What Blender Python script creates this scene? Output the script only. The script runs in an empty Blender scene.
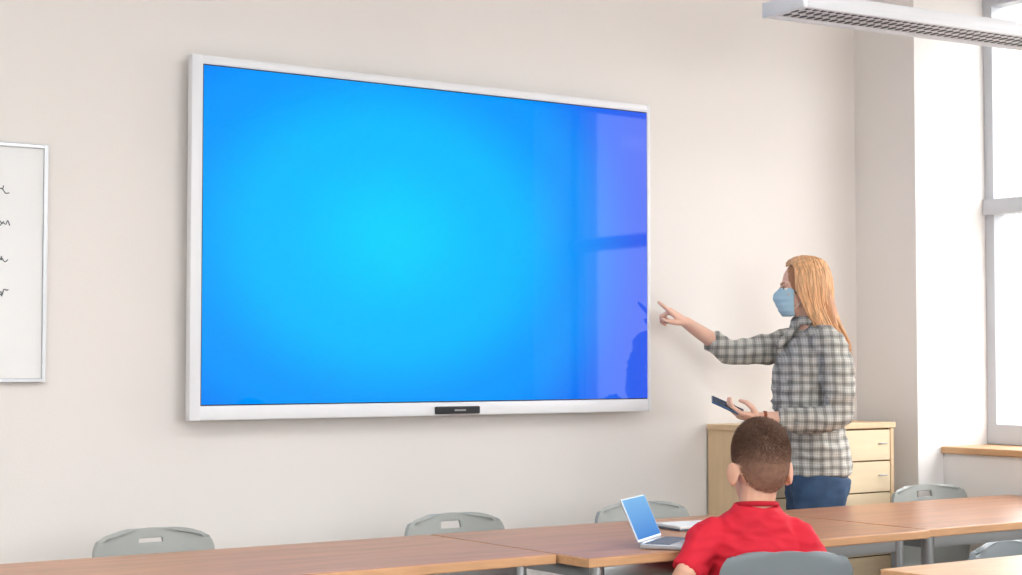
import bpy, bmesh, math, random
from mathutils import Vector, Matrix, noise
random.seed(7)
scn = bpy.context.scene
scn.view_settings.view_transform = 'Standard'
scn.view_settings.look = 'None'

# ------------------------------------------------------------ helpers
def C(r, g, b):
    f = lambda c: (c/255/12.92) if c/255 <= 0.04045 else ((c/255+0.055)/1.055)**2.4
    return (f(r), f(g), f(b), 1.0)

def sc(c, k):
    return (min(c[0]*k, 1), min(c[1]*k, 1), min(c[2]*k, 1), 1)

def mat(name, col, rough=0.5, metal=0.0, var=0.06, vscale=6.0, stretch=(1, 1, 1), bump=0.0, bscale=80.0, ior=1.45, sub=0.0, emis=None, estr=0.0, coat=0.0):
    m = bpy.data.materials.new(name)
    m.use_nodes = True
    nt = m.node_tree
    p = nt.nodes['Principled BSDF']
    p.inputs['Roughness'].default_value = rough
    p.inputs['Metallic'].default_value = metal
    p.inputs['IOR'].default_value = ior
    if coat: p.inputs['Coat Weight'].default_value = coat
    if sub:
        p.inputs['Subsurface Weight'].default_value = sub
        p.inputs['Subsurface Radius'].default_value = (0.02, 0.008, 0.004)
        p.inputs['Subsurface Scale'].default_value = 0.5
    tc = nt.nodes.new('ShaderNodeTexCoord')
    mp = nt.nodes.new('ShaderNodeMapping')
    mp.inputs['Scale'].default_value = stretch
    nt.links.new(tc.outputs['Object'], mp.inputs['Vector'])
    nz = nt.nodes.new('ShaderNodeTexNoise')
    nz.inputs['Scale'].default_value = vscale
    nz.inputs['Detail'].default_value = 5
    nt.links.new(mp.outputs['Vector'], nz.inputs['Vector'])
    rp = nt.nodes.new('ShaderNodeValToRGB')
    rp.color_ramp.elements[0].position = 0.3
    rp.color_ramp.elements[1].position = 0.7
    rp.color_ramp.elements[0].color = sc(col, 1-var)
    rp.color_ramp.elements[1].color = sc(col, 1+var)
    nt.links.new(nz.outputs['Fac'], rp.inputs['Fac'])
    nt.links.new(rp.outputs['Color'], p.inputs['Base Color'])
    if bump:
        n2 = nt.nodes.new('ShaderNodeTexNoise')
        n2.inputs['Scale'].default_value = bscale
        n2.inputs['Detail'].default_value = 3
        nt.links.new(mp.outputs['Vector'], n2.inputs['Vector'])
        b = nt.nodes.new('ShaderNodeBump')
        b.inputs['Strength'].default_value = bump
        b.inputs['Distance'].default_value = 0.01
        nt.links.new(n2.outputs['Fac'], b.inputs['Height'])
        nt.links.new(b.outputs['Normal'], p.inputs['Normal'])
    if emis:
        p.inputs['Emission Color'].default_value = emis
        p.inputs['Emission Strength'].default_value = estr
    return m

def append_bm(bm, t):
    me = bpy.data.meshes.new('tmp')
    t.to_mesh(me); t.free()
    bm.from_mesh(me)
    bpy.data.meshes.remove(me)

def box(bm, c, s, bev=0.0, mi=0, rot=None, side_mi=None, seg=2):
    t = bmesh.new()
    bmesh.ops.create_cube(t, size=1)
    for v in t.verts:
        v.co = Vector((v.co.x*s[0], v.co.y*s[1], v.co.z*s[2]))
    if bev:
        bmesh.ops.bevel(t, geom=list(t.edges), offset=bev, segments=seg, profile=0.5, affect='EDGES')
    t.normal_update()
    for f in t.faces:
        f.material_index = mi
        if side_mi is not None and abs(f.normal.z) < 0.6: f.material_index = side_mi
    M = Matrix.Translation(Vector(c))
    if rot is not None: M = M @ rot
    t.transform(M)
    append_bm(bm, t)

def bx(bm, a, b, **k):
    a = Vector(a); b = Vector(b)
    box(bm, (a+b)/2, (abs(b.x-a.x), abs(b.y-a.y), abs(b.z-a.z)), **k)

def ell(bm, c, r, mi=0, M=None, rot=None, u=24, v=16):
    t = bmesh.new()
    bmesh.ops.create_uvsphere(t, u_segments=u, v_segments=v, radius=1)
    T = Matrix.Translation(Vector(c))
    if rot is not None: T = T @ rot
    T = T @ Matrix.Diagonal((r[0], r[1], r[2], 1))
    if M is not None: T = M @ T
    t.transform(T)
    for f in t.faces: f.material_index = mi
    append_bm(bm, t)

def catmull(P, k):
    if k <= 1 or len(P) < 3: return P
    out = []
    n = len(P)
    for i in range(n-1):
        p0 = P[max(i-1, 0)]; p1 = P[i]; p2 = P[i+1]; p3 = P[min(i+2, n-1)]
        for j in range(k):
            t = j/k
            out.append(0.5*((2*p1)+(p2-p0)*t+(2*p0-5*p1+4*p2-p3)*t*t+(3*p1-p0-3*p2+p3)*t**3))
    out.append(P[-1])
    return out

def tube(bm, pts, radii, n=16, ref=(0, 0, 1), mi=0, cap='round', M=None, sub=1, s=1.0):
    pts = [Vector(p) for p in pts]
    ref = Vector(ref)
    if M is not None:
        pts = [M @ p for p in pts]
        ref = (M.to_3x3() @ ref).normalized()
    if not isinstance(radii, (list, tuple)): radii = [radii]*len(pts)
    R = []
    for r in radii:
        if isinstance(r, (int, float)): r = (r, r)
        R.append(Vector((r[0]*s, r[1]*s, 0)))
    if sub > 1 and len(pts) > 2:
        pts = catmull(pts, sub); R = catmull(R, sub)
    N = len(pts)
    rings = []
    b = None
    for i in range(N):
        t = (pts[min(i+1, N-1)]-pts[max(i-1, 0)]).normalized()
        if b is None:
            if abs(ref.dot(t)) > 0.95: ref = Vector((0, 1, 0)) if abs(t.y) < 0.9 else Vector((1, 0, 0))
            b = ref
        b = (b-t*b.dot(t)).normalized()
        a = t.cross(b)
        rings.append((pts[i], R[i][0], R[i][1], t, a, b.copy()))
    full = []
    if cap == 'round':
        p, ra, rb, t, a, b0 = rings[0]; m = min(ra, rb)
        for ang in (65, 35):
            g = math.radians(ang)
            full.append((p-t*m*math.sin(g), ra*math.cos(g), rb*math.cos(g), t, a, b0))
    full += rings
    if cap == 'round':
        p, ra, rb, t, a, b0 = rings[-1]; m = min(ra, rb)
        for ang in (35, 65):
            g = math.radians(ang)
            full.append((p+t*m*math.sin(g), ra*math.cos(g), rb*math.cos(g), t, a, b0))
    vr = []
    for (p, ra, rb, t, a, b0) in full:
        vr.append([bm.verts.new(p+a*ra*math.cos(2*math.pi*j/n)+b0*rb*math.sin(2*math.pi*j/n)) for j in range(n)])
    for i in range(len(vr)-1):
        for j in range(n):
            f = bm.faces.new((vr[i][j], vr[i][(j+1) % n], vr[i+1][(j+1) % n], vr[i+1][j]))
            f.material_index = mi; f.smooth = True
    m0 = min(rings[0][1], rings[0][2]) if cap == 'round' else 0
    m1 = min(rings[-1][1], rings[-1][2]) if cap == 'round' else 0
    v0 = bm.verts.new(rings[0][0]-rings[0][3]*m0)
    v1 = bm.verts.new(rings[-1][0]+rings[-1][3]*m1)
    for j in range(n):
        f = bm.faces.new((v0, vr[0][(j+1) % n], vr[0][j])); f.material_index = mi
        f = bm.faces.new((v1, vr[-1][j], vr[-1][(j+1) % n])); f.material_index = mi

def finish(bm, name, mats, parent=None, smooth=False, remesh=None, sm=0, wr=None, loc=None, rotz=None, autos=None):
    bmesh.ops.recalc_face_normals(bm, faces=list(bm.faces))
    me = bpy.data.meshes.new(name)
    bm.to_mesh(me); bm.free()
    ob = bpy.data.objects.new(name, me)
    scn.collection.objects.link(ob)
    if not isinstance(mats, (list, tuple)): mats = [mats]
    for m in mats: me.materials.append(m)
    if remesh:
        md = ob.modifiers.new('r', 'REMESH'); md.mode = 'VOXEL'; md.voxel_size = remesh
        if sm:
            s2 = ob.modifiers.new('s', 'SMOOTH'); s2.iterations = sm; s2.factor = 0.5
        dg = bpy.context.evaluated_depsgraph_get()
        nm = bpy.data.meshes.new_from_object(ob.evaluated_get(dg))
        ob.modifiers.clear()
        ob.data = nm; me = nm
        me.materials.clear()
        for m in mats: me.materials.append(m)
        for p in me.polygons: p.material_index = 0
    if wr:
        amp, scale, st = wr
        cs = [v.co.copy() for v in me.vertices]; ns = [v.normal.copy() for v in me.vertices]
        for v, c, n_ in zip(me.vertices, cs, ns):
            q = Vector((c.x*st[0], c.y*st[1], c.z*st[2]))*scale
            d = noise.noise(q)+0.5*noise.noise(q*2.3+Vector((5, 1, 2)))
            rdg = 1-abs(noise.noise(Vector((q.x*1.3+q.z*.8, q.y*1.3, q.z*1.6-q.x*.6))+Vector((9, 4, 1))))*2.2
            v.co = c+n_*amp*(d*0.8+0.35*max(rdg, 0))
    if smooth:
        for p in me.polygons: p.use_smooth = True
    if autos:
        for p in me.polygons: p.use_smooth = True
        try: me.set_sharp_from_angle(angle=math.radians(autos))
        except Exception: pass
    if parent: ob.parent = parent
    if loc is not None: ob.location = loc
    if rotz is not None: ob.rotation_euler = (0, 0, rotz)
    return ob

def empty(name, loc=(0, 0, 0), rotz=0.0):
    e = bpy.data.objects.new(name, None)
    e.empty_display_size = 0.1
    scn.collection.objects.link(e)
    e.location = loc; e.rotation_euler = (0, 0, rotz)
    return e

# ------------------------------------------------------------ materials
M_wall = mat('wall_paint', C(229, 224, 219), 0.85, var=0.015, vscale=1.5, bump=0.05, bscale=150)
M_wall2 = mat('window_wall_paint', C(231, 228, 225), 0.85, var=0.015, vscale=1.5, bump=0.05, bscale=150)
M_ceil = mat('ceiling_paint', C(240, 239, 237), 0.9, var=0.01)
M_floor = mat('floor_vinyl', C(172, 169, 164), 0.45, var=0.06, vscale=3, bump=0.02)
M_white = mat('white_metal', C(230, 231, 234), 0.35, var=0.01)
M_alu = mat('aluminium', C(190, 192, 195), 0.35, 0.8, var=0.03, vscale=20)
M_chrome = mat('leg_metal', C(165, 168, 170), 0.28, 0.9, var=0.03)
M_dark = mat('dark_plastic', C(32, 34, 38), 0.4, var=0.05)
M_board = mat('whiteboard_enamel', C(228, 228, 227), 0.2, var=0.01)
M_ink = mat('marker_ink', C(100, 103, 110), 0.6, var=0.1)
M_base = mat('baseboard_paint', C(205, 200, 194), 0.6, var=0.02)
M_sill = mat('sill_wood', C(206, 164, 122), 0.45, var=0.12, vscale=5, stretch=(6, 1, 6))
M_frame = mat('window_frame_paint', C(192, 196, 202), 0.4, var=0.01)
M_wood = mat('desk_wood', C(182, 128, 92), 0.30, var=0.24, vscale=3.2, stretch=(1.0, 16, 16), bump=0.02, bscale=30)
M_woodL = mat('desk_wood_light', C(208, 166, 126), 0.38, var=0.14, vscale=4, stretch=(1.2, 12, 12), bump=0.02, bscale=30)
M_edge = mat('desk_edge_band', C(196, 150, 110), 0.5, var=0.1, vscale=8, stretch=(1, 8, 8))
M_cab = mat('cabinet_laminate', C(220, 192, 154), 0.5, var=0.06, vscale=3, stretch=(8, 8, 1))
M_cab2 = mat('cabinet_drawer_laminate', C(230, 208, 174), 0.5, var=0.06, vscale=3, stretch=(1, 8, 8))
M_gap = mat('cabinet_shadow_gap', C(120, 95, 66), 0.8, var=0.05)
M_shell = mat('chair_shell_grey', C(158, 161, 157), 0.42, var=0.04, bump=0.03, bscale=400)
M_shell2 = mat('chair_shell_slate', C(120, 128, 132), 0.42, var=0.04, bump=0.03, bscale=400)
M_skin = mat('skin_light', C(228, 184, 162), 0.5, var=0.06, vscale=14, bump=0.04, bscale=250, sub=0.15)
M_skinb = mat('skin_child', C(220, 170, 145), 0.5, var=0.06, vscale=14, bump=0.04, bscale=250, sub=0.15)
M_lip = mat('lips', C(190, 105, 98), 0.45, var=0.05)
M_eyew = mat('eye_white', C(235, 232, 228), 0.2, var=0.01)
M_iris = mat('iris', C(60, 70, 80), 0.15, var=0.1)
M_mask = mat('mask_fabric', C(168, 200, 214), 0.8, var=0.04, bump=0.05, bscale=300)
M_hair = mat('hair_blonde', C(220, 170, 124), 0.38, var=0.30, vscale=28, stretch=(3, 3, 0.4))
M_hairb = mat('hair_blonde_dark', C(178, 124, 82), 0.5, var=0.2, vscale=28, stretch=(3, 3, 0.4))
M_jeans = mat('denim', C(54, 78, 108), 0.8, var=0.25, vscale=18, bump=0.15, bscale=500)
M_red = mat('red_tshirt', C(204, 26, 48), 0.8, var=0.06, vscale=10, bump=0.08, bscale=500)
M_redrib = mat('red_collar_rib', C(176, 18, 38), 0.85, var=0.05)
M_pants = mat('dark_trousers', C(45, 48, 58), 0.8, var=0.1)
M_shoe = mat('shoe_leather', C(60, 52, 48), 0.5, var=0.08)
M_band = mat('bracelet_leather', C(150, 84, 58), 0.5, var=0.08)
M_shoe2 = mat('sneaker_white', C(210, 210, 208), 0.6, var=0.04)
M_perf = mat('louver_metal', C(215, 216, 218), 0.4, 0.1, var=0.03)
M_hole = mat('louver_perforation', C(70, 72, 76), 0.6, 0.1, var=0.05)
M_bldg = mat('building_render', C(130, 116, 100), 0.9, var=0.05)
M_bglass = mat('building_glass', C(90, 92, 96), 0.3, var=0.05)
M_pave = mat('paving', C(120, 118, 112), 0.9, var=0.08)
M_paper = mat('paper', C(228, 228, 226), 0.8, var=0.02)
M_cover = mat('notebook_cover', C(92, 96, 104), 0.6, var=0.05)
M_lap = mat('laptop_aluminium', C(176, 182, 190), 0.35, 0.6, var=0.02)
M_key = mat('laptop_keys', C(110, 118, 130), 0.5, var=0.05)
M_phone = mat('phone_glass', C(38, 60, 92), 0.15, var=0.05)
M_phone2 = mat('phone_body', C(60, 84, 116), 0.3, 0.5, var=0.03)
M_emit = mat('fill_panel_glow', C(240, 240, 240), 0.6, emis=(1, 0.98, 0.96, 1), estr=1.5)  # glowing face of the added ceiling fill lights

def lapscreen():
    m = bpy.data.materials.new('laptop_display'); m.use_nodes = True
    nt = m.node_tree; p = nt.nodes['Principled BSDF']
    p.inputs['Base Color'].default_value = (0.005, 0.01, 0.02, 1); p.inputs['Roughness'].default_value = 0.6
    p.inputs['IOR'].default_value = 1.1
    tc = nt.nodes.new('ShaderNodeTexCoord'); sx = nt.nodes.new('ShaderNodeSeparateXYZ')
    nt.links.new(tc.outputs['Object'], sx.inputs[0])
    mr = nt.nodes.new('ShaderNodeMapRange'); mr.inputs['From Min'].default_value = 0.02; mr.inputs['From Max'].default_value = 0.15
    nt.links.new(sx.outputs['Z'], mr.inputs['Value'])
    rp = nt.nodes.new('ShaderNodeValToRGB')
    rp.color_ramp.elements[0].color = C(60, 130, 210); rp.color_ramp.elements[1].color = C(128, 188, 236)
    nt.links.new(mr.outputs[0], rp.inputs['Fac'])
    nt.links.new(rp.outputs['Color'], p.inputs['Emission Color']); p.inputs['Emission Strength'].default_value = 1.0
    return m
M_lscr = lapscreen()

def boyhair():
    m = mat('hair_brown_short', C(52, 38, 34), 0.65, var=0.25, vscale=60)
    nt = m.node_tree; p = nt.nodes['Principled BSDF']
    tc = nt.nodes['Texture Coordinate']
    sx = nt.nodes.new('ShaderNodeSeparateXYZ'); nt.links.new(tc.outputs['Object'], sx.inputs[0])
    mr = nt.nodes.new('ShaderNodeMapRange')
    mr.inputs['From Min'].default_value = 0.93; mr.inputs['From Max'].default_value = 1.07
    nt.links.new(sx.outputs['Z'], mr.inputs['Value'])
    rp = nt.nodes.new('ShaderNodeValToRGB')
    rp.color_ramp.elements[0].color = C(172, 128, 106); rp.color_ramp.elements[1].color = C(108, 78, 62)
    nt.links.new(mr.outputs[0], rp.inputs['Fac'])
    nz = nt.nodes.new('ShaderNodeTexNoise'); nz.inputs['Scale'].default_value = 70; nz.inputs['Detail'].default_value = 3
    nt.links.new(tc.outputs['Object'], nz.inputs['Vector'])
    r2 = nt.nodes.new('ShaderNodeValToRGB'); r2.color_ramp.elements[0].position = .3; r2.color_ramp.elements[1].position = .7
    r2.color_ramp.elements[0].color = (.74, .74, .74, 1); r2.color_ramp.elements[1].color = (1.0, 1.0, 1.0, 1)
    nt.links.new(nz.outputs['Fac'], r2.inputs['Fac'])
    mx = nt.nodes.new('ShaderNodeMix'); mx.data_type = 'RGBA'; mx.blend_type = 'MULTIPLY'; mx.inputs['Factor'].default_value = 1
    nt.links.new(rp.outputs['Color'], mx.inputs['A']); nt.links.new(r2.outputs['Color'], mx.inputs['B'])
    nt.links.new(mx.outputs['Result'], p.inputs['Base Color'])
    return m
M_bhair = boyhair()

def plaid():
    m = bpy.data.materials.new('plaid_shirt_cotton'); m.use_nodes = True
    nt = m.node_tree; p = nt.nodes['Principled BSDF']; p.inputs['Roughness'].default_value = 0.85
    tc = nt.nodes.new('ShaderNodeTexCoord')
    def wave(direction, scale, phase):
        w = nt.nodes.new('ShaderNodeTexWave'); w.wave_type = 'BANDS'; w.bands_direction = direction
        w.inputs['Scale'].default_value = scale; w.inputs['Distortion'].default_value = 2.0
        w.inputs['Detail'].default_value = 2; w.inputs['Detail Scale'].default_value = 0.8
        w.inputs['Phase Offset'].default_value = phase
        nt.links.new(tc.outputs['Object'], w.inputs['Vector'])
        return w.outputs['Fac']
    def ramp(inp, stops):
        r = nt.nodes.new('ShaderNodeValToRGB'); cr = r.color_ramp
        cr.elements[0].position = stops[0][0]; cr.elements[0].color = stops[0][1]
        cr.elements[1].position = stops[-1][0]; cr.elements[1].color = stops[-1][1]
        for s_, c_ in stops[1:-1]:
            e = cr.elements.new(s_); e.color = c_
        nt.links.new(inp, r.inputs['Fac']); return r.outputs['Color']
    g = lambda v: (v, v, v*.985, 1)
    r1 = ramp(wave('Z', 8.5, 0), [(0.1, g(0.58)), (0.45, g(0.88)), (0.75, g(1.0))])
    r2 = ramp(wave('X', 8.5, 1), [(0.1, g(0.58)), (0.45, g(0.88)), (0.75, g(1.0))])
    r3 = ramp(wave('Z', 34, 0), [(0.2, g(0.80)), (0.6, g(1.0))])
    r4 = ramp(wave('X', 34, 2), [(0.2, g(0.80)), (0.6, g(1.0))])
    def mul(a, b):
        x = nt.nodes.new('ShaderNodeMix'); x.data_type = 'RGBA'; x.blend_type = 'MULTIPLY'
        x.inputs['Factor'].default_value = 1
        nt.links.new(a, x.inputs['A']) if not isinstance(a, tuple) else setattr(x.inputs['A'], 'default_value', a)
        nt.links.new(b, x.inputs['B'])
        return x.outputs['Result']
    c = mul(C(208, 206, 203), r1)
    for r in (r2, r3, r4): c = mul(c, r)
    nt.links.new(c, p.inputs['Base Color'])
    return m
M_plaid = plaid()

def screenmat():
    m = bpy.data.materials.new('display_panel_image'); m.use_nodes = True
    nt = m.node_tree; p = nt.nodes['Principled BSDF']
    p.inputs['Base Color'].default_value = (0.0, 0.0, 0.002, 1)
    p.inputs['Roughness'].default_value = 0.04
    p.inputs['IOR'].default_value = 1.25
    tc = nt.nodes.new('ShaderNodeTexCoord')
    mp = nt.nodes.new('ShaderNodeMapping')
    mp.inputs['Location'].default_value = (0.22/1.25, 0, -0.03/0.92)
    mp.inputs['Scale'].default_value = (1/1.25, 0, 1/0.92)
    nt.links.new(tc.outputs['Object'], mp.inputs['Vector'])
    ln = nt.nodes.new('ShaderNodeVectorMath'); ln.operation = 'LENGTH'
    nt.links.new(mp.outputs['Vector'], ln.inputs[0])
    rp = nt.nodes.new('ShaderNodeValToRGB'); cr = rp.color_ramp
    cr.interpolation = 'EASE'
    cr.elements[0].position = 0.0; cr.elements[0].color = C(0, 210, 255)
    cr.elements[1].position = 1.0; cr.elements[1].color = C(0, 116, 248)
    e = cr.elements.new(0.4); e.color = C(0, 188, 255)
    e = cr.elements.new(0.7); e.color = C(0, 154, 254)
    nt.links.new(ln.outputs['Value'], rp.inputs['Fac'])
    sx = nt.nodes.new('ShaderNodeSeparateXYZ'); nt.links.new(tc.outputs['Object'], sx.inputs[0])
    mr = nt.nodes.new('ShaderNodeMapRange'); mr.interpolation_type = 'SMOOTHSTEP'
    mr.inputs['From Min'].default_value = 0.45; mr.inputs['From Max'].default_value = 1.25
    nt.links.new(sx.outputs['X'], mr.inputs['Value'])
    mx = nt.nodes.new('ShaderNodeMix'); mx.data_type = 'RGBA'
    nt.links.new(mr.outputs[0], mx.inputs['Factor'])
    nt.links.new(rp.outputs['Color'], mx.inputs['A'])
    mx.inputs['B'].default_value = C(66, 88, 234)
    nt.links.new(mx.outputs['Result'], p.inputs['Emission Color'])
    p.inputs['Emission Strength'].default_value = 1.0
    return m
M_screen = screenmat()

def glassmat():
    m = bpy.data.materials.new('window_glass'); m.use_nodes = True
    nt = m.node_tree; nt.nodes.clear()
    o = nt.nodes.new('ShaderNodeOutputMaterial')
    t = nt.nodes.new('ShaderNodeBsdfTransparent'); g = nt.nodes.new('ShaderNodeBsdfGlossy')
    g.inputs['Roughness'].default_value = 0.02
    x = nt.nodes.new('ShaderNodeMixShader'); x.inputs[0].default_value = 0.05
    nt.links.new(t.outputs[0], x.inputs[1]); nt.links.new(g.outputs[0], x.inputs[2])
    nt.links.new(x.outputs[0], o.inputs[0])
    return m
M_glass = glassmat()

# ------------------------------------------------------------ room shell
WY = 0.09
HC = 3.2
XL, YB = -3.2, -9.0
XW = 6.19
WE = -2.80
def simple(name, a, b, m, bev=0):
    bm = bmesh.new(); a = Vector(a); b = Vector(b); c = (a+b)/2
    box(bm, (0, 0, 0), (abs(b.x-a.x), abs(b.y-a.y), abs(b.z-a.z)), bev=bev)
    return finish(bm, name, m, loc=c)
simple('floor', (XL-0.2, YB-0.2, -0.15), (6.4, 0.3, 0), M_floor)
simple('ceiling', (XL-0.2, YB-0.2, HC), (6.4, 0.3, HC+0.15), M_ceil)
simple('wall_front', (XL-0.2, WY, 0), (6.4, 0.3, HC), M_wall)
simple('wall_left', (XL-0.2, YB, 0), (XL, WY, HC), M_wall)
simple('corner_column', (5.704, -0.263, 0), (6.38, WY, HC), M_wall2)
bm = bmesh.new()
bx(bm, (5.866, YB, 0), (6.35, -0.263, 0.905))
bx(bm, (5.866, YB, 2.98), (6.35, -0.263, HC))
bx(bm, (5.866, YB, 0.905), (6.35, WE, 2.98))
finish(bm, 'wall_right', M_wall2)
BX0, BX1, BZ0, BZ1 = -1.0, 5.0, 0.9, 2.9
bm = bmesh.new()
bx(bm, (XL-0.2, YB-0.25, 0), (6.4, YB, BZ0)); bx(bm, (XL-0.2, YB-0.25, BZ1), (6.4, YB, HC))
bx(bm, (XL-0.2, YB-0.25, BZ0), (BX0, YB, BZ1)); bx(bm, (BX1, YB-0.25, BZ0), (6.4, YB, BZ1))
finish(bm, 'wall_back', M_wall)

def window(name, loc, rz, L, zb, zt, rail, nb, fw=0.05):
    w = empty(name, loc, rz)
    bm = bmesh.new()
    bx(bm, (-0.03, -L, zb), (0.05, L, zb+0.09), bev=0.004)
    bx(bm, (-0.03, -L, zt-0.07), (0.05, L, zt), bev=0.004)
    for yy in (-L, L-fw): bx(bm, (-0.026, yy, zb+0.004), (0.046, yy+fw, zt-0.004), bev=0.003)
    for k in range(1, nb):
        yy = -L+2*L*k/nb
        bx(bm, (-0.024, yy-0.03, zb+0.004), (0.044, yy+0.03, zt-0.004), bev=0.003)
    bx(bm, (-0.045, -L+0.002, rail-0.035), (0.05, L-0.002, rail+0.035), bev=0.004)
    finish(bm, 'frame', M_frame, parent=w)
    bm = bmesh.new(); bx(bm, (0.012, -L+0.02, zb+0.05), (0.016, L-0.02, zt-0.05))
    finish(bm, 'glass_pane', M_glass, parent=w)
window('window_1', (XW, (WE-0.263)/2, 1.95), 0, (-WE-0.263)/2, 0.936-1.95, 2.98-1.95, 0.05, 2)
window('added_fill_window', ((BX0+BX1)/2, YB-0.12, 1.9), -math.pi/2, (BX1-BX0)/2, BZ0-1.9, BZ1-1.9, 0.1, 5)  # unseen back window, added to bring in frontal daylight
simple('windowsill', (5.845, WE+0.003, 0.905), (6.34, -0.266, 0.935), M_sill, bev=0.005)
simple('baseboard_front', (XL, WY-0.015, 0), (5.70, WY, 0.09), M_base, bev=0.003)
simple('baseboard_left', (XL, YB, 0), (XL+0.015, WY-0.02, 0.09), M_base, bev=0.003)
simple('baseboard_right', (5.85, YB, 0), (5.866, -0.27, 0.09), M_base, bev=0.003)

# outside
simple('street_ground', (6.6, -40, -0.4), (60, 60, -0.3), M_pave)
b = empty('neighbour_building', (22, 0, 0))
bm = bmesh.new()
bx(bm, (0, -16, -0.3), (6, 11.6, 3.3))
bx(bm, (-0.15, -16.1, 3.3), (6.1, 11.7, 3.5))
finish(bm, 'facade', M_bldg, parent=b)
bm = bmesh.new()
for k in range(9):
    y = -14+k*2.8
    bx(bm, (-0.05, y, 0.9), (0.05, y+1.3, 2.5))
finish(bm, 'building_windows', M_bglass, parent=b)

# ------------------------------------------------------------ interactive display
D = empty('interactive_display', (3.416, 0, 1.726))
hw, hh = 1.006, 0.621
bm = bmesh.new()
bl, br, bt, bb = 0.042, 0.016, 0.031, 0.050
bx(bm, (-hw+0.03, 0.025, -hh+0.03), (hw-0.03, 0.07, hh-0.03), bev=0.006)
bx(bm, (-hw, 0.0, -hh), (-hw+bl, 0.034, hh), bev=0.004)
bx(bm, (hw-br, 0.0, -hh), (hw, 0.034, hh), bev=0.004)
bx(bm, (-hw+bl-0.003, 0.0006, hh-bt), (hw-br+0.003, 0.0334, hh-0.0006), bev=0.004)
bx(bm, (-hw+bl-0.003, 0.0006, -hh+0.0006), (hw-br+0.003, 0.0334, -hh+bb), bev=0.004)
finish(bm, 'bezel_housing', M_white, parent=D, autos=35)
bm = bmesh.new(); bx(bm, (-hw+bl-0.002, 0.006, -hh+bb-0.002), (hw-br+0.002, 0.03, hh-bt+0.002))
finish(bm, 'black_border', M_dark, parent=D)
bm = bmesh.new(); bx(bm, (-hw+bl+0.004, 0.003, -hh+bb+0.004), (hw-br-0.002, 0.01, hh-bt-0.004))
finish(bm, 'screen_panel', M_screen, parent=D)
bm = bmesh.new()
bx(bm, (-0.03, -0.012, -hh+0.006), (0.165, 0.01, -hh+0.034), bev=0.004)
finish(bm, 'sensor_bar', M_dark, parent=D)
bm = bmesh.new(); bx(bm, (0.05, -0.0130, -hh+0.017), (0.10, -0.011, -hh+0.023), bev=0.0005)
finish(bm, 'sensor_badge', M_chrome, parent=D)
bm = bmesh.new()
bx(bm, (-0.5, 0.068, -0.25), (-0.42, 0.09, 0.25)); bx(bm, (0.42, 0.068, -0.25), (0.5, 0.09, 0.25))
finish(bm, 'wall_mount', M_dark, parent=D)

# ------------------------------------------------------------ whiteboard
W = empty('whiteboard', (1.340, WY, 1.622))
bm = bmesh.new(); bx(bm, (-0.59, -0.016, -0.375), (0.59, 0, 0.375)); finish(bm, 'writing_surface', M_board, parent=W)
bm = bmesh.new()
bx(bm, (-0.6, -0.024, -0.385), (-0.586, 0, 0.385), bev=0.002); bx(bm, (0.586, -0.024, -0.385), (0.6, 0, 0.385), bev=0.002)
bx(bm, (-0.587, -0.0235, 0.371), (0.587, 0, 0.3845), bev=0.002); bx(bm, (-0.587, -0.0235, -0.3845), (0.587, 0, -0.371), bev=0.002)
bx(bm, (-0.45, -0.07, -0.392), (0.35, -0.01, -0.386), bev=0.002)
finish(bm, 'aluminium_frame', M_alu, parent=W)
bm = bmesh.new()
for row in range(4):
    z = 0.232-row*0.11
    for col in range(9):
        x0 = 0.462-col*0.075 - (0.05 if row == 1 else 0.0)*(col > 0)
        if random.random() < 0.15 and col > 0: continue
        for s_ in range(3 if col else 2):
            pts = []
            xx = x0-0.018*s_
            for k in range(5):
                pts.append((xx-0.012+0.006*k+random.uniform(-.003, .003), -0.0168, z+random.uniform(-.012, .012)))
            tube(bm, pts, 0.0018, n=6, sub=3)
finish(bm, 'marker_writing', M_ink, parent=W)

# ------------------------------------------------------------ cabinet
K = empty('storage_cabinet', (4.79, 0, 0))
cw, cy0, cy1, ch = 0.825, -0.205, 0.073, 1.045
bm = bmesh.new()
bx(bm, (0.0, cy0+0.02, 0.06), (cw, cy1, ch-0.025), bev=0.002)
bx(bm, (-0.006, cy0-0.008, ch-0.025), (cw+0.006, cy1+0.001, ch), bev=0.003)
bx(bm, (0.001, cy0, 0.06), (0.02, cy0+0.03, ch-0.026)); bx(bm, (cw-0.02, cy0, 0.06), (cw-0.001, cy0+0.03, ch-0.026))
finish(bm, 'carcass', M_cab, parent=K)
bm = bmesh.new(); bx(bm, (0.02, cy0+0.04, 0), (cw-0.02, cy1-0.02, 0.062)); finish(bm, 'plinth', M_gap, parent=K)
bm = bmesh.new(); bx(bm, (0.02, cy0+0.012, 0.065), (cw-0.02, cy0+0.021, ch-0.027)); finish(bm, 'drawer_gaps', M_gap, parent=K)
bm = bmesh.new(); bh = bmesh.new()
nr = 7; z0, z1 = 0.07, ch-0.03; dz = (z1-z0)/nr
for r_ in range(nr):
    for c_ in range(2):
        xa = 0.024+c_*(cw-0.048)/2; xb = xa+(cw-0.048)/2-0.005
        bx(bm, (xa, cy0-0.004, z0+r_*dz+0.003), (xb, cy0+0.014, z0+(r_+1)*dz-0.003), bev=0.002)
        xm = xb-0.05; zm = z0+(r_+0.55)*dz
        tube(bh, [(xm-0.02, cy0-0.003, zm), (xm-0.02, cy0-0.014, zm), (xm+0.02, cy0-0.014, zm), (xm+0.02, cy0-0.003, zm)], 0.003, n=8)
finish(bm, 'drawer_fronts', M_cab2, parent=K); finish(bh, 'drawer_handles', M_alu, parent=K)

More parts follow.
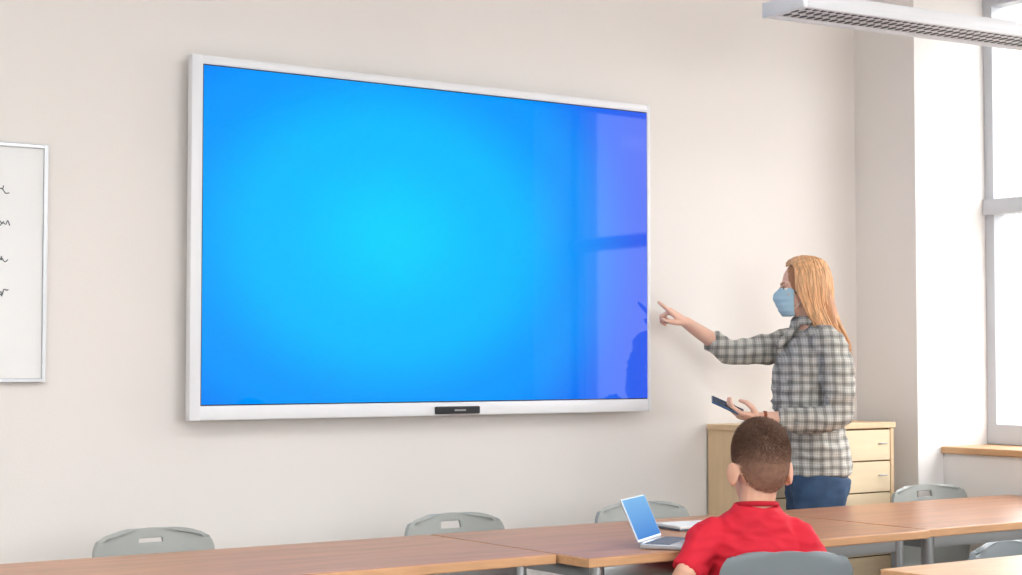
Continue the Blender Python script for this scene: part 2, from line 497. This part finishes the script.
# ------------------------------------------------------------ tables
def table(x0, x1, y0, y1, m, h=0.75):
    e = empty('classroom_desk', ((x0+x1)/2, (y0+y1)/2, 0))
    w = (x1-x0)/2; d = (y1-y0)/2
    bm = bmesh.new(); box(bm, (0, 0, h-0.014), (2*w, 2*d, 0.028), bev=0.004, side_mi=1)
    finish(bm, 'desktop', [m, M_edge], parent=e)
    bm = bmesh.new()
    for sy in (-1, 1):
        box(bm, (0, sy*(d-0.07), h-0.028-0.022), (2*w-0.20, 0.025, 0.044), bev=0.003)
    for sx_ in (-1, 1):
        box(bm, (sx_*(w-0.08), 0, h-0.028-0.022), (0.025, 2*d-0.14, 0.044), bev=0.003)
        for sy in (-1, 1):
            tube(bm, [(sx_*(w-0.08), sy*(d-0.07), 0.02), (sx_*(w-0.08), sy*(d-0.07), h-0.029)], 0.02, n=16, cap='flat')
    finish(bm, 'metal_frame', M_chrome, parent=e, autos=40)
    bm = bmesh.new()
    for sx_ in (-1, 1):
        for sy in (-1, 1):
            tube(bm, [(sx_*(w-0.08), sy*(d-0.07), 0.0), (sx_*(w-0.08), sy*(d-0.07), 0.03)], 0.024, n=16, cap='flat')
    finish(bm, 'feet_caps', M_dark, parent=e, autos=40)
    return e
table(1.16, 2.945, -1.34, -0.65, M_wood)
table(2.955, 4.375, -1.48, -0.65, M_wood)
table(4.385, 5.82, -1.46, -0.65, M_wood)
table(3.44, 5.0, -2.85, -2.12, M_woodL)

# ------------------------------------------------------------ chairs
def chair(x, y, rz, m, top=0.79, wd=0.205, slot=True):
    e = empty('plastic_school_chair', (x, y, 0), rz)
    prof = [Vector(p) for p in ((0, .205, .425), (0, .185, .442), (0, .10, .442), (0, -.02, .434), (0, -.12, .434), (0, -.175, .455),
                                (0, -.20, .51), (0, -.212, .60), (0, -.228, .70), (0, -.245, top))]
    P = catmull(prof, 8)
    L = [0.0]
    for i in range(1, len(P)): L.append(L[-1]+(P[i]-P[i-1]).length)
    T = L[-1]; NM = 28
    bm = bmesh.new(); g = []
    for i, p in enumerate(P):
        s_ = L[i]
        w = wd
        if p.z > 0.46:
            k = min((p.z-0.46)/0.1, 1.0); w = wd-0.02+0.02*k
        r = 0.075
        de = T-s_
        if de < r: w = w-r+math.sqrt(max(r*r-(r-de)**2, 0))
        if s_ < 0.05: w = w-0.05+math.sqrt(max(0.05**2-(0.05-s_)**2, 0))
        row = []
        back = min(max((p.z-0.45)/0.12, 0), 1)
        for j in range(NM+1):
            t = -1+2*j/NM
            row.append(bm.verts.new((t*w, p.y+0.035*t*t*back, p.z+0.015*t*t*(1-back)-0.012*back*t*t*(de < 0.02))))
        g.append(row)
    for i in range(len(P)-1):
        for j in range(NM):
            zc = (P[i].z+P[i+1].z)/2; xc = abs(-1+2*(j+0.5)/NM)*0.2
            if slot and top-0.05 < zc < top-0.028 and xc < 0.05 and P[i].y < -0.15: continue
            bm.faces.new((g[i][j], g[i][j+1], g[i+1][j+1], g[i+1][j]))
    ob = finish(bm, 'seat_shell', m, parent=e, smooth=True)
    md = ob.modifiers.new('sol', 'SOLIDIFY'); md.thickness = 0.013; md.offset = 0
    bv = ob.modifiers.new('bev', 'BEVEL'); bv.width = 0.003; bv.segments = 2; bv.limit_method = 'ANGLE'; bv.angle_limit = 1.0
    bm = bmesh.new()
    for sx_ in (-1, 1):
        tube(bm, [(sx_*.20, .19, .012), (sx_*.165, .13, .40), (sx_*.15, .09, .424), (sx_*.15, -.09, .424), (sx_*.165, -.13, .40), (sx_*.205, -.215, .012)], 0.011, n=12, sub=3)
    tube(bm, [(-.15, .09, .42), (.15, .09, .42)], 0.009, n=10); tube(bm, [(-.15, -.09, .42), (.15, -.09, .42)], 0.009, n=10)
    finish(bm, 'tubular_legs', M_chrome, parent=e, smooth=True)
    bm = bmesh.new()
    for sx_ in (-1, 1):
        tube(bm, [(sx_*.20, .19, 0), (sx_*.199, .188, .03)], 0.015, n=12, cap='flat'); tube(bm, [(sx_*.206, -.216, 0), (sx_*.204, -.213, .03)], 0.015, n=12, cap='flat')
    finish(bm, 'rubber_feet', M_dark, parent=e)
    return e
PI = math.pi
chair(2.095, -0.655, PI, M_shell, 0.80, 0.195)
chair(3.18, -0.655, PI, M_shell, 0.79, 0.2)
chair(4.00, -0.655, PI, M_shell, 0.79, 0.22)
chair(5.55, -0.66, PI, M_shell, 0.79, 0.23)
chair(4.10, -2.24, PI, M_shell2, 0.775, slot=False)

# ------------------------------------------------------------ body helpers
def frame(o, x, y, z):
    return Matrix(((x.x, y.x, z.x, o.x), (x.y, y.y, z.y, o.y), (x.z, y.z, z.z, o.z), (0, 0, 0, 1)))

def hand(bm, M, side, curls, s=1.0, thumb=((.75, .6, -.25), (.45, .85, -.3), (.2, .95, -.3))):
    S = M @ Matrix.Scale(s, 4)
    tube(bm, [(0, -.03, 0), (0, .015, 0), (0, .055, 0), (0, .08, 0)], [(.023, .018), (.031, .016), (.040, .0145), (.037, .012)], ref=(0, 0, 1), M=S, sub=3, s=s)
    X = (.0285, .0095, -.0095, -.0275); Y0 = (.075, .08, .077, .07); F = (7, 2, -3, -9); Ln = (.072, .08, .074, .058)
    for i in range(4):
        a = -math.radians(F[i])*side
        d0 = Vector((math.sin(-a), math.cos(a), 0)); p = Vector((side*X[i], Y0[i], 0)); pts = [p.copy()]
        pitch = 0; Li = [Ln[i]*0.46+.008, Ln[i]*0.3, Ln[i]*0.24]
        for k in range(3):
            pitch += math.radians(curls[i][k])
            p = p+(d0*math.cos(pitch)+Vector((0, 0, -1))*math.sin(pitch))*Li[k]
            pts.append(p.copy())
        tube(bm, pts, [.0092, .0084, .0076, .0062], n=12, M=S, s=s)
    p = Vector((side*.018, .012, -.004)); pts = [p.copy()]
    for d, l in zip(thumb, (.042, .032, .024)):
        p = p+Vector((d[0]*side, d[1], d[2])).normalized()*l; pts.append(p.copy())
    tube(bm, pts, [.014, .0118, .0102, .0075], n=12, M=S, s=s)

def head_skin(bm, H, s):
    ell(bm, (0, -.01, .03), (.074, .095, .10), M=H)
    ell(bm, (0, .028, -.035), (.057, .064, .075), M=H)
    ell(bm, (0, .068, -.092), (.024, .02, .018), M=H)
    ell(bm, (0, .070, .025), (.05, .02, .02), M=H)
    for sx_ in (-1, 1):
        ell(bm, (sx_*.038, .058, -.022), (.022, .022, .022), M=H)
        ell(bm, (sx_*.011, .100, -.026), (.009, .010, .008), M=H)
        R = Matrix.Rotation(sx_*-0.55, 4, 'Z')
        ell(bm, (sx_*.085, -.014, -.006), (.007, .021, .032), M=H, rot=R)
        ell(bm, (sx_*.079, -.004, -.030), (.007, .011, .012), M=H, rot=R)
    tube(bm, [(0, .083, .018), (0, .098, -.005), (0, .108, -.022)], [.008, .009, .011], M=H, s=s, n=12)
    ell(bm, (0, .091, -.055), (.022, .010, .006), M=H)
    ell(bm, (0, .088, -.065), (.019, .010, .006), M=H)

def face_details(parent, H, s, browcol):
    bm = bmesh.new()
    for sx_ in (-1, 1): ell(bm, (sx_*.031, .0735, .004), (.0135, .0105, .0085), M=H)
    finish(bm, 'eyes', M_eyew, parent=parent, smooth=True)
    bm = bmesh.new()
    for sx_ in (-1, 1): ell(bm, (sx_*.031, .081, .004), (.0058, .0042, .0058), M=H)
    finish(bm, 'irises', M_iris, parent=parent, smooth=True)
    bm = bmesh.new()
    for sx_ in (-1, 1):
        tube(bm, [(sx_*.014, .089, .024), (sx_*.032, .084, .031), (sx_*.048, .070, .025)], [.003, .0035, .002], M=H, s=s, n=8, sub=3)
        tube(bm, [(sx_*.018, .0825, .009), (sx_*.031, .0850, .0135), (sx_*.045, .0735, .008)], [.0015, .002, .0012], M=H, s=s, n=8, sub=3)
    finish(bm, 'eyebrows_lashes', browcol, parent=parent, smooth=True)
    bm = bmesh.new()
    tube(bm, [(-.022, .090, -.058), (-.008, .1005, -.0555), (0, .1015, -.0575), (.008, .1005, -.0555), (.022, .090, -.058)], [.002, .0036, .003, .0036, .002], M=H, s=s, n=8, sub=3)
    tube(bm, [(-.020, .090, -.060), (0, .0995, -.0655), (.020, .090, -.060)], [.002, .0042, .002], M=H, s=s, n=8, sub=3)
    finish(bm, 'lips', M_lip, parent=parent, smooth=True)

# ------------------------------------------------------------ teacher (local: -x = facing, -y = her left side)
T = empty('teacher', (4.935, -0.405, 0), -math.radians(35.2))
sT = 0.93
HT = Matrix.Translation((-.048, 0, 1.592)) @ Matrix.Rotation(math.radians(90), 4, 'Z') @ Matrix.Scale(sT, 4)
bm = bmesh.new()
head_skin(bm, HT, sT)
tube(bm, [(.0, 0, 1.36), (-.012, 0, 1.44), (-.03, 0, 1.53)], [(.06, .065), (.052, .052), (.052, .05)], ref=(0, 1, 0), sub=3)
tube(bm, [(0, 0, .95), (-.01, 0, 1.1), (-.015, 0, 1.25), (0, 0, 1.36)], [(.09, .13), (.085, .12), (.10, .14), (.07, .13)], ref=(0, 1, 0), sub=3)
wr = Vector((-.510, .055, 1.465))
tube(bm, [(-.01, .13, 1.385), (-.15, .145, 1.36), (-.285, .14, 1.345), (-.40, .10, 1.395), wr], [.045, .042, .038, .033, (.026, .023)], sub=3)
d = Vector((-.76, -.22, .52)).normalized(); up = Vector((0, -.35, 1)); zz = (up-d*up.dot(d)).normalized(); xx = d.cross(zz)
hand(bm, frame(wr, xx, d, zz), -1, [(-8, 2, 4), (62, 75, 45), (68, 80, 45), (72, 80, 45)], s=1.0, thumb=((.5, .8, -.35), (.15, .9, -.4), (-.15, .9, -.3)))
wl = Vector((-.255, -.205, 1.085))
tube(bm, [(.03, -.14, 1.385), (.052, -.19, 1.25), (.05, -.2, 1.105), (-.10, -.21, 1.085), wl], [.045, .042, .038, .034, (.023, .026)], sub=3)
d = Vector((-.97, .02, .16)).normalized(); up = Vector((0, -.35, -1)); zz = (up-d*up.dot(d)).normalized(); xx = d.cross(zz)
FL = frame(wl, xx, d, zz)
hand(bm, FL, 1, [(24, 35, 25), (26, 38, 28), (28, 40, 28), (32, 42, 28)], s=0.97, thumb=((.6, .6, -.55), (.05, .85, -.5), (-.35, .9, -.2)))
finish(bm, 'skin_body', M_skin, parent=T, smooth=True, remesh=0.0036, sm=2)
face_details(T, HT, sT, M_hairb)
bm = bmesh.new()
tube(bm, [(.008, 0, .862), (.004, 0, .93), (-.018, 0, 1.05), (-.03, 0, 1.17), (-.022, 0, 1.28), (-.004, 0, 1.365), (.0, 0, 1.42), (-.012, 0, 1.45)],
     [(.137, .178), (.130, .172), (.124, .155), (.138, .160), (.130, .172), (.100, .172), (.075, .115), (.062, .068)], ref=(0, 1, 0), sub=4, n=32, cap='flat')
tube(bm, [(0, .12, 1.375), (-.03, .15, 1.375), (-.15, .152, 1.362), (-.285, .142, 1.345), (-.36, .12, 1.368), (-.405, .10, 1.392)], [.06, .066, .06, .054, .048, .045], sub=4, cap='flat')
tube(bm, [(.01, -.11, 1.38), (.03, -.155, 1.36), (.052, -.195, 1.25), (.056, -.205, 1.12), (.02, -.208, 1.085), (-.08, -.21, 1.08), (-.18, -.208, 1.082)], [.06, .068, .062, .056, .055, .048, .042], sub=4, cap='flat')
tube(bm, [(-.075, 0, 1.445), (-.06, .05, 1.468), (.0, .066, 1.478), (.05, .04, 1.482), (.058, 0, 1.484), (.05, -.04, 1.482), (.0, -.066, 1.478), (-.06, -.05, 1.468), (-.075, 0, 1.445)], [(.012, .016)]*9, sub=3, n=12)
tube(bm, [(-.15, .0, 1.35), (-.08, .02, 1.44)], [.012, .014]); tube(bm, [(-.145, -.03, 1.37), (-.08, -.03, 1.445)], [.012, .014])
finish(bm, 'plaid_shirt', M_plaid, parent=T, smooth=True, remesh=0.0065, sm=3, wr=(0.019, 9, (1, 1, 1.7)))
bm = bmesh.new()
tube(bm, [(0, 0, .98), (.005, 0, .90), (.008, 0, .83)], [(.11, .145), (.122, .165), (.118, .165)], ref=(0, 1, 0), sub=3, n=28)
for sy in (-1, 1):
    tube(bm, [(.008, sy*.085, .85), (.0, sy*.09, .75), (-.012, sy*.092, .60), (-.018, sy*.095, .48), (.0, sy*.095, .30), (.02, sy*.095, .08)],
         [(.118, .088), (.105, .085), (.080, .075), (.06, .06), (.056, .055), (.05, .05)], ref=(0, 1, 0), sub=4, n=20, cap='flat')
finish(bm, 'jeans', M_jeans, parent=T, smooth=True, remesh=0.008, sm=3, wr=(0.006, 11, (1, 1, 1.5)))
def shoes(parent, pts_fn, m):
    bm = bmesh.new()
    for sy in (-1, 1):
        P, Rr = pts_fn(sy)
        tube(bm, P, Rr, sub=4, n=18)
    for v in bm.verts: v.co.z = max(v.co.z, 0.0)
    return finish(bm, 'shoes', m, parent=parent, smooth=True)
shoes(T, lambda s_: ([(.06, s_*.095, .04), (.02, s_*.095, .05), (-.06, s_*.095, .04), (-.14, s_*.095, .025)], [(.034, .045), (.036, .06), (.042, .038), (.036, .026)]), M_shoe)
bm = bmesh.new()
tube(bm, [(-.226, -.206, 1.084), (-.238, -.206, 1.085)], [.0295, .0295], n=20, cap='flat')
finish(bm, 'bracelet', M_band, parent=T, smooth=True)
bm = bmesh.new()
pc = FL @ Vector((.004, .125, -.026))
yv = Vector((-.90, -.05, .40)).normalized(); up = Vector((0, -.35, 1)); zv = (up-yv*up.dot(yv)).normalized(); xv = yv.cross(zv)
FP = frame(pc, xv, yv, zv)
box(bm, (0, 0, 0), (.070, .138, .008), bev=.003, mi=0)
box(bm, (0, 0, .0042), (.064, .132, .0012), mi=1)
bm.transform(FP)
finish(bm, 'smartphone', [M_phone2, M_phone], parent=T)
bm = bmesh.new(); g = []
NU, NV = 32, 24
for i in range(NV+1):
    el = math.radians(-62+112*i/NV); row = []
    for j in range(NU+1):
        az = math.radians(-74+148*j/NU)
        k = 1+0.012*math.sin(i*1.4)
        nose = 0.020*math.exp(-(az/0.42)**2)*math.exp(-((el-0.3)/0.5)**2)
        row.append(bm.verts.new((.069*k*math.sin(az)*math.cos(el*.8), .022+(.084*k+nose)*math.cos(az)*math.cos(el*.7), -.048+.072*math.sin(el))))
    g.append(row)
for i in range(NV):
    for j in range(NU): bm.faces.new((g[i][j], g[i][j+1], g[i+1][j+1], g[i+1][j]))
bm.transform(HT)
mk = finish(bm, 'face_mask', M_mask, parent=T, smooth=True)
md = mk.modifiers.new('sol', 'SOLIDIFY'); md.thickness = 0.002; md.offset = 1
bm = bmesh.new()
for sx_ in (-1, 1):
    for zz_ in (-.005, -.08):
        tube(bm, [(sx_*.062, .040, zz_), (sx_*.075, .015, zz_*.6), (sx_*.086, -.01, .0)], .0014, M=HT, s=sT, n=6, sub=3)
finish(bm, 'mask_ear_loops', M_paper, parent=T, smooth=True)
# hair
bm = bmesh.new()
ell(bm, (0, -.022, .036), (.086, .102, .106), M=HT)
tube(bm, [(0, -.055, .03), (0, -.085, -.06), (0, -.115, -.15), (0, -.15, -.255)], [(.086, .06), (.086, .056), (.084, .048), (.070, .026)], ref=(0, 1, 0), M=HT, sub=4, s=sT, n=24)
finish(bm, 'hair_volume', M_hairb, parent=T, smooth=True, remesh=0.006, sm=2)
cu = bpy.data.curves.new('hair_strands', 'CURVE'); cu.dimensions = '3D'; cu.bevel_depth = 0.0032; cu.bevel_resolution = 1
for i in range(760):
    sd = random.choice((-1, 1))
    ph = math.radians(random.uniform(62, 180))
    y0 = random.uniform(-.03, .080) if ph < 2.2 else random.uniform(-.05, .03)
    k = random.uniform(.95, 1.06)
    Rx, Ry, Rz = .092*k, .114*k, .113*k
    zend = random.uniform(-.31, -.235)+(0.03 if ph < 1.5 else 0)
    wob = random.uniform(-1, 1)
    pts = []
    for t in range(9):
        th = math.radians(90)*t/8
        yy = -.012+Ry*math.sin(th)*math.cos(ph)+y0*(1-math.sin(th))
        zz_ = .03+Rz*math.cos(th)*math.sqrt(max(1-(y0/Ry)**2*(1-math.sin(th)), .2))
        pts.append(Vector((sd*Rx*math.sin(th)*math.sin(ph), yy, zz_)))
    e0 = pts[-1]
    for t in range(1, 11):
        u = t/10
        back = -.066*u*u-.028*u
        if ph < 1.9: back -= .060*u**1.2*(1.9-ph)/0.8
        pts.append(Vector((e0.x*(1-.10*u)+.007*math.sin(u*4+wob*3), e0.y+back+(.022*u if ph > 2.6 else 0)+.005*math.sin(5*u+wob), e0.z+(zend-e0.z)*u)))
    sp = cu.splines.new('POLY'); sp.points.add(len(pts)-1)
    for q, (pt, p) in enumerate(zip(sp.points, pts)):
        w = HT @ p; pt.co = (w.x, w.y, w.z, 1)
        pt.radius = 1.0 if q < 14 else max(1.0-(q-13)*0.17, .15)
cu.materials.append(M_hair)
ob = bpy.data.objects.new('hair_strands', cu); scn.collection.objects.link(ob); ob.parent = T

# ------------------------------------------------------------ boy (local: +y = facing)
B = empty('seated_boy', (3.45, -1.63, 0), -math.radians(33.4))
sB = 1.06
HB = Matrix.Translation((.014, .0, .985)) @ Matrix.Rotation(math.radians(12), 4, 'Z') @ Matrix.Scale(sB, 4)
bm = bmesh.new()
head_skin(bm, HB, sB)
tube(bm, [(0, -.012, .82), (.003, -.014, .885), (.012, -.010, .96)], [(.06, .05), (.052, .050), (.056, .058)], ref=(0, 1, 0), sub=3)
tube(bm, [(0, 0, .52), (0, 0, .68), (0, -.005, .80), (0, -.005, .85)], [(.11, .08), (.11, .08), (.12, .07), (.08, .055)], ref=(0, 1, 0), sub=3)
WLb = Vector((-.165, .13, .635)); WRb = Vector((.150, .16, .63))
tube(bm, [(-.115, 0, .81), (-.175, -.05, .745), (-.225, -.075, .68), (-.205, .04, .65), WLb], [.04, .035, .032, .028, (.021, .018)], sub=3)
tube(bm, [(.115, 0, .81), (.155, -.02, .74), (.18, -.03, .665), (.17, .08, .645), WRb], [.04, .035, .032, .028, (.021, .018)], sub=3)
for w_, sd in ((WLb, 1), (WRb, -1)):
    d = Vector((.25*sd, .9, -.25)).normalized(); up = Vector((0, 0, 1)); zz = (up-d*up.dot(d)).normalized(); xx = d.cross(zz)
    hand(bm, frame(w_, xx, d, zz), sd, [(18, 20, 12), (20, 22, 14), (22, 24, 14), (24, 24, 14)], s=0.78)
finish(bm, 'skin_body', M_skinb, parent=B, smooth=True, remesh=0.0036, sm=2)
face_details(B, HB, sB, M_hairb)
bm = bmesh.new()
tube(bm, [(0, 0, .475), (0, 0, .56), (0, .0, .67), (0, -.004, .75), (0, -.006, .815), (0, -.008, .858), (.002, -.010, .888)],
     [(.138, .108), (.140, .105), (.142, .102), (.146, .096), (.132, .082), (.096, .068), (.066, .062)], ref=(0, 1, 0), sub=4, n=32, cap='flat')
tube(bm, [(-.08, 0, .80), (-.125, -.006, .797), (-.168, -.035, .75), (-.205, -.058, .700)], [.050, .054, .052, .050], sub=4, cap='flat')
tube(bm, [(.08, 0, .80), (.122, -.003, .795), (.150, -.016, .745), (.162, -.024, .69)], [.050, .054, .052, .050], sub=4, cap='flat')
finish(bm, 'red_tshirt', M_red, parent=B, smooth=True, remesh=0.006, sm=3, wr=(0.012, 11, (1, 1, 1.4)))
bm = bmesh.new()
P = [(.004+.060*math.cos(a*PI/8), -.010+.058*math.sin(a*PI/8), .888-.008*math.sin(a*PI/8)) for a in range(17)]
tube(bm, P, [(.006, .008)]*17, n=10)
finish(bm, 'collar_rib', M_redrib, parent=B, smooth=True)
bm = bmesh.new()
tube(bm, [(0, -.02, .53), (0, .0, .515), (0, .05, .515)], [(.12, .065), (.14, .07), (.13, .06)], ref=(0, 0, 1), sub=3, n=24)
for sx_ in (-1, 1):
    tube(bm, [(sx_*.07, .0, .52), (sx_*.08, .18, .525), (sx_*.088, .33, .515), (sx_*.09, .37, .46), (sx_*.09, .375, .28), (sx_*.09, .36, .09)],
         [.066, .062, .054, .054, .047, .042], sub=4, n=18, cap='flat')
finish(bm, 'trousers', M_pants, parent=B, smooth=True, remesh=0.008, sm=3)
shoes(B, lambda s_: ([(s_*.09, .32, .035), (s_*.09, .37, .045), (s_*.09, .44, .035), (s_*.09, .50, .022)], [(.032, .04), (.034, .05), (.038, .034), (.032, .024)]), M_shoe2)
bm = bmesh.new()
def hl(y):
    pts = [(-.12, -.052), (-.06, -.045), (-.045, -.02), (-.034, .026), (.02, .030), (.035, .02), (.055, .065), (.12, .085)]
    for (a, za), (b_, zb_) in zip(pts, pts[1:]):
        if y <= b_: return za+(zb_-za)*max((y-a)/(b_-a), 0)
    return pts[-1][1]
t = bmesh.new(); bmesh.ops.create_uvsphere(t, u_segments=72, v_segments=48, radius=1)
def hairp(n_):
    o = .0015+.008*min(max((n_.z+.05)/.8, 0), 1)
    return Vector((n_.x*(.074+o), -.01+n_.y*(.095+o), .03+n_.z*(.10+o)))
for v in t.verts:
    n_ = v.co.copy(); v.co = hairp(n_)
dead = [v for v in t.verts if v.co.z < hl(v.co.y)]
bmesh.ops.delete(t, geom=dead, context='VERTS')
append_bm(bm, t)
cnt = 0
while cnt < 13000:
    n_ = Vector((random.gauss(0, 1), random.gauss(0, 1), random.gauss(0, 1))).normalized()
    p = hairp(n_)
    if p.z < hl(p.y)-.016*random.random(): continue
    cnt += 1
    ln_ = .003+.012*min(max((n_.z+.05)/.9, 0), 1)
    # combed down from the crown
    down = Vector((0, 0, -1))-n_*(-n_.z)
    dr = (n_*0.45+down*0.7+Vector((random.uniform(-.2, .2), random.uniform(-.2, .2), 0))).normalized()
    a = dr.orthogonal().normalized()*.0010; b_ = dr.cross(a).normalized()*.0010
    base = p-n_*.001
    vs = [bm.verts.new(base+a), bm.verts.new(base-a*.5+b_), bm.verts.new(base-a*.5-b_)]; tip = bm.verts.new(base+dr*ln_)
    for q in range(3): bm.faces.new((vs[q], vs[(q+1) % 3], tip))
bm.transform(HB)
finish(bm, 'short_hair', M_bhair, parent=B, smooth=True)
chair(3.50, -1.635, -math.radians(30), M_shell2, 0.775, 0.19, slot=False)

# ------------------------------------------------------------ laptop, notebook
Lp = empty('laptop', (3.325, -1.31, 0.75), math.radians(33))
lw, ld = 0.235, 0.155
bm = bmesh.new(); box(bm, (0, -ld/2, .008), (lw, ld, .014), bev=.003)
tube(bm, [(-.09, .003, .013), (.09, .003, .013)], .006, n=12)
finish(bm, 'base', M_lap, parent=Lp)
bm = bmesh.new()
for r_ in range(5):
    for c_ in range(12):
        box(bm, (-.099+c_*.018, -.020-r_*.0155, .0158), (.0155, .0130, .002))
finish(bm, 'keyboard', M_key, parent=Lp)
bm = bmesh.new(); box(bm, (0, -.124, .0155), (.075, .042, .0012)); finish(bm, 'trackpad', M_alu, parent=Lp)
R = Matrix.Translation((0, .004, .014)) @ Matrix.Rotation(math.radians(-24), 4, 'X')
bm = bmesh.new(); box(bm, (0, 0, .072), (lw, .006, .138), bev=.0025); bm.transform(R); finish(bm, 'lid', M_lap, parent=Lp)
bm = bmesh.new(); box(bm, (0, -.0033, .074), (lw-.012, .001, .126)); bm.transform(R); finish(bm, 'lid_screen', M_lscr, parent=Lp)

Nb = empty('notebook', (3.80, -0.98, 0.75), math.radians(-8))
bm = bmesh.new(); box(bm, (0, 0, .003), (.25, .17, .006), bev=.002); finish(bm, 'cover', M_cover, parent=Nb)
bm = bmesh.new()
for sx_ in (-1, 1): box(bm, (sx_*.061, 0, .011), (.118, .16, .010), bev=.003)
finish(bm, 'pages', M_paper, parent=Nb)
bm = bmesh.new(); tube(bm, [(-.03, -.05, .020), (.09, .03, .020)], [.004, .004], n=10); finish(bm, 'pen', M_dark, parent=Nb)

# ------------------------------------------------------------ pendant light
Pn = empty('pendant_light', (4.95, -1.10, 2.525), -0.09)
l = 0.78
bm = bmesh.new()
bx(bm, (-l, -.110, .010), (l, -.095, .040), bev=.003); bx(bm, (-l, .095, .010), (l, .110, .040), bev=.003)
bx(bm, (-l, -.112, -.004), (l, -.092, .012), bev=.003); bx(bm, (-l, .092, -.004), (l, .112, .012), bev=.003)
bx(bm, (-l-.012, -.113, -.005), (-l+.008, .113, .05), bev=.003); bx(bm, (l-.008, -.113, -.005), (l+.012, .113, .05), bev=.003)
bx(bm, (-l, -.108, .034), (l, .108, .048), bev=.005)
bx(bm, (-l+.05, -.04, .046), (l-.05, .04, .07), bev=.008)
finish(bm, 'housing', M_white, parent=Pn, autos=35)
bm = bmesh.new(); bx(bm, (-l, -.1, .006), (l, .1, .012)); finish(bm, 'perforated_panel', M_perf, parent=Pn)
bm = bmesh.new()
k = 0
x = -l+.025
while x < l-.02:
    for q in range(3):
        yy = (-.058, 0, .058)[q]
        xo = x+(.0175 if q == 1 else 0)
        tube(bm, [(xo, yy, .0045), (xo, yy, .0065)], [(.0105, .022), (.0105, .022)], n=12, ref=(0, 1, 0), cap='flat')
    x += .035
finish(bm, 'louver_perforations', M_hole, parent=Pn)
bm = bmesh.new()
for x in (-.55, .55):
    tube(bm, [(x, 0, .065), (x, 0, HC-2.525-.01)], .003, n=8); tube(bm, [(x, 0, HC-2.525-.03), (x, 0, HC-2.525)], .03, n=16, cap='flat')
finish(bm, 'suspension_wires', M_alu, parent=Pn)

# fill lights added on the unseen ceiling, shaped as light panels
for (x, y) in ((0.2, -2.6), (3.2, -3.4), (0.2, -5.4), (3.2, -5.8), (-2.0, -4.0)):
    e = empty('added_fill_panel', (x, y, HC))
    bm = bmesh.new()
    bx(bm, (-.63, -.33, -.04), (-.60, .33, 0)); bx(bm, (.60, -.33, -.04), (.63, .33, 0)); bx(bm, (-.60, -.33, -.04), (.60, -.30, 0)); bx(bm, (-.60, .30, -.04), (.60, .33, 0))
    finish(bm, 'fill_panel_frame', M_white, parent=e)
    bm = bmesh.new(); bx(bm, (-.6, -.3, -.02), (.6, .3, -.005)); finish(bm, 'fill_diffuser', M_emit, parent=e)
    ld_ = bpy.data.lights.new('added_fill_lamp', 'AREA'); ld_.shape = 'RECTANGLE'; ld_.size = 1.18; ld_.size_y = 0.58
    ld_.energy = 38; ld_.color = (.96, .98, 1)
    lo = bpy.data.objects.new('added_fill_lamp', ld_); scn.collection.objects.link(lo); lo.parent = e; lo.location = (0, 0, -.045)

# world
wd = bpy.data.worlds.new('daylight'); scn.world = wd; wd.use_nodes = True
bg = wd.node_tree.nodes['Background']
bg.inputs[0].default_value = (0.975, 0.985, 1.0, 1); bg.inputs[1].default_value = 7.4

# camera
cd = bpy.data.cameras.new('camera'); co = bpy.data.objects.new('camera', cd); scn.collection.objects.link(co)
cd.sensor_width = 36; cd.lens = 36*1700/1022
co.location = (0, -5.287, 1.3)
co.rotation_euler = (math.radians(90+2.54), 0, -math.radians(35.2))
scn.camera = co
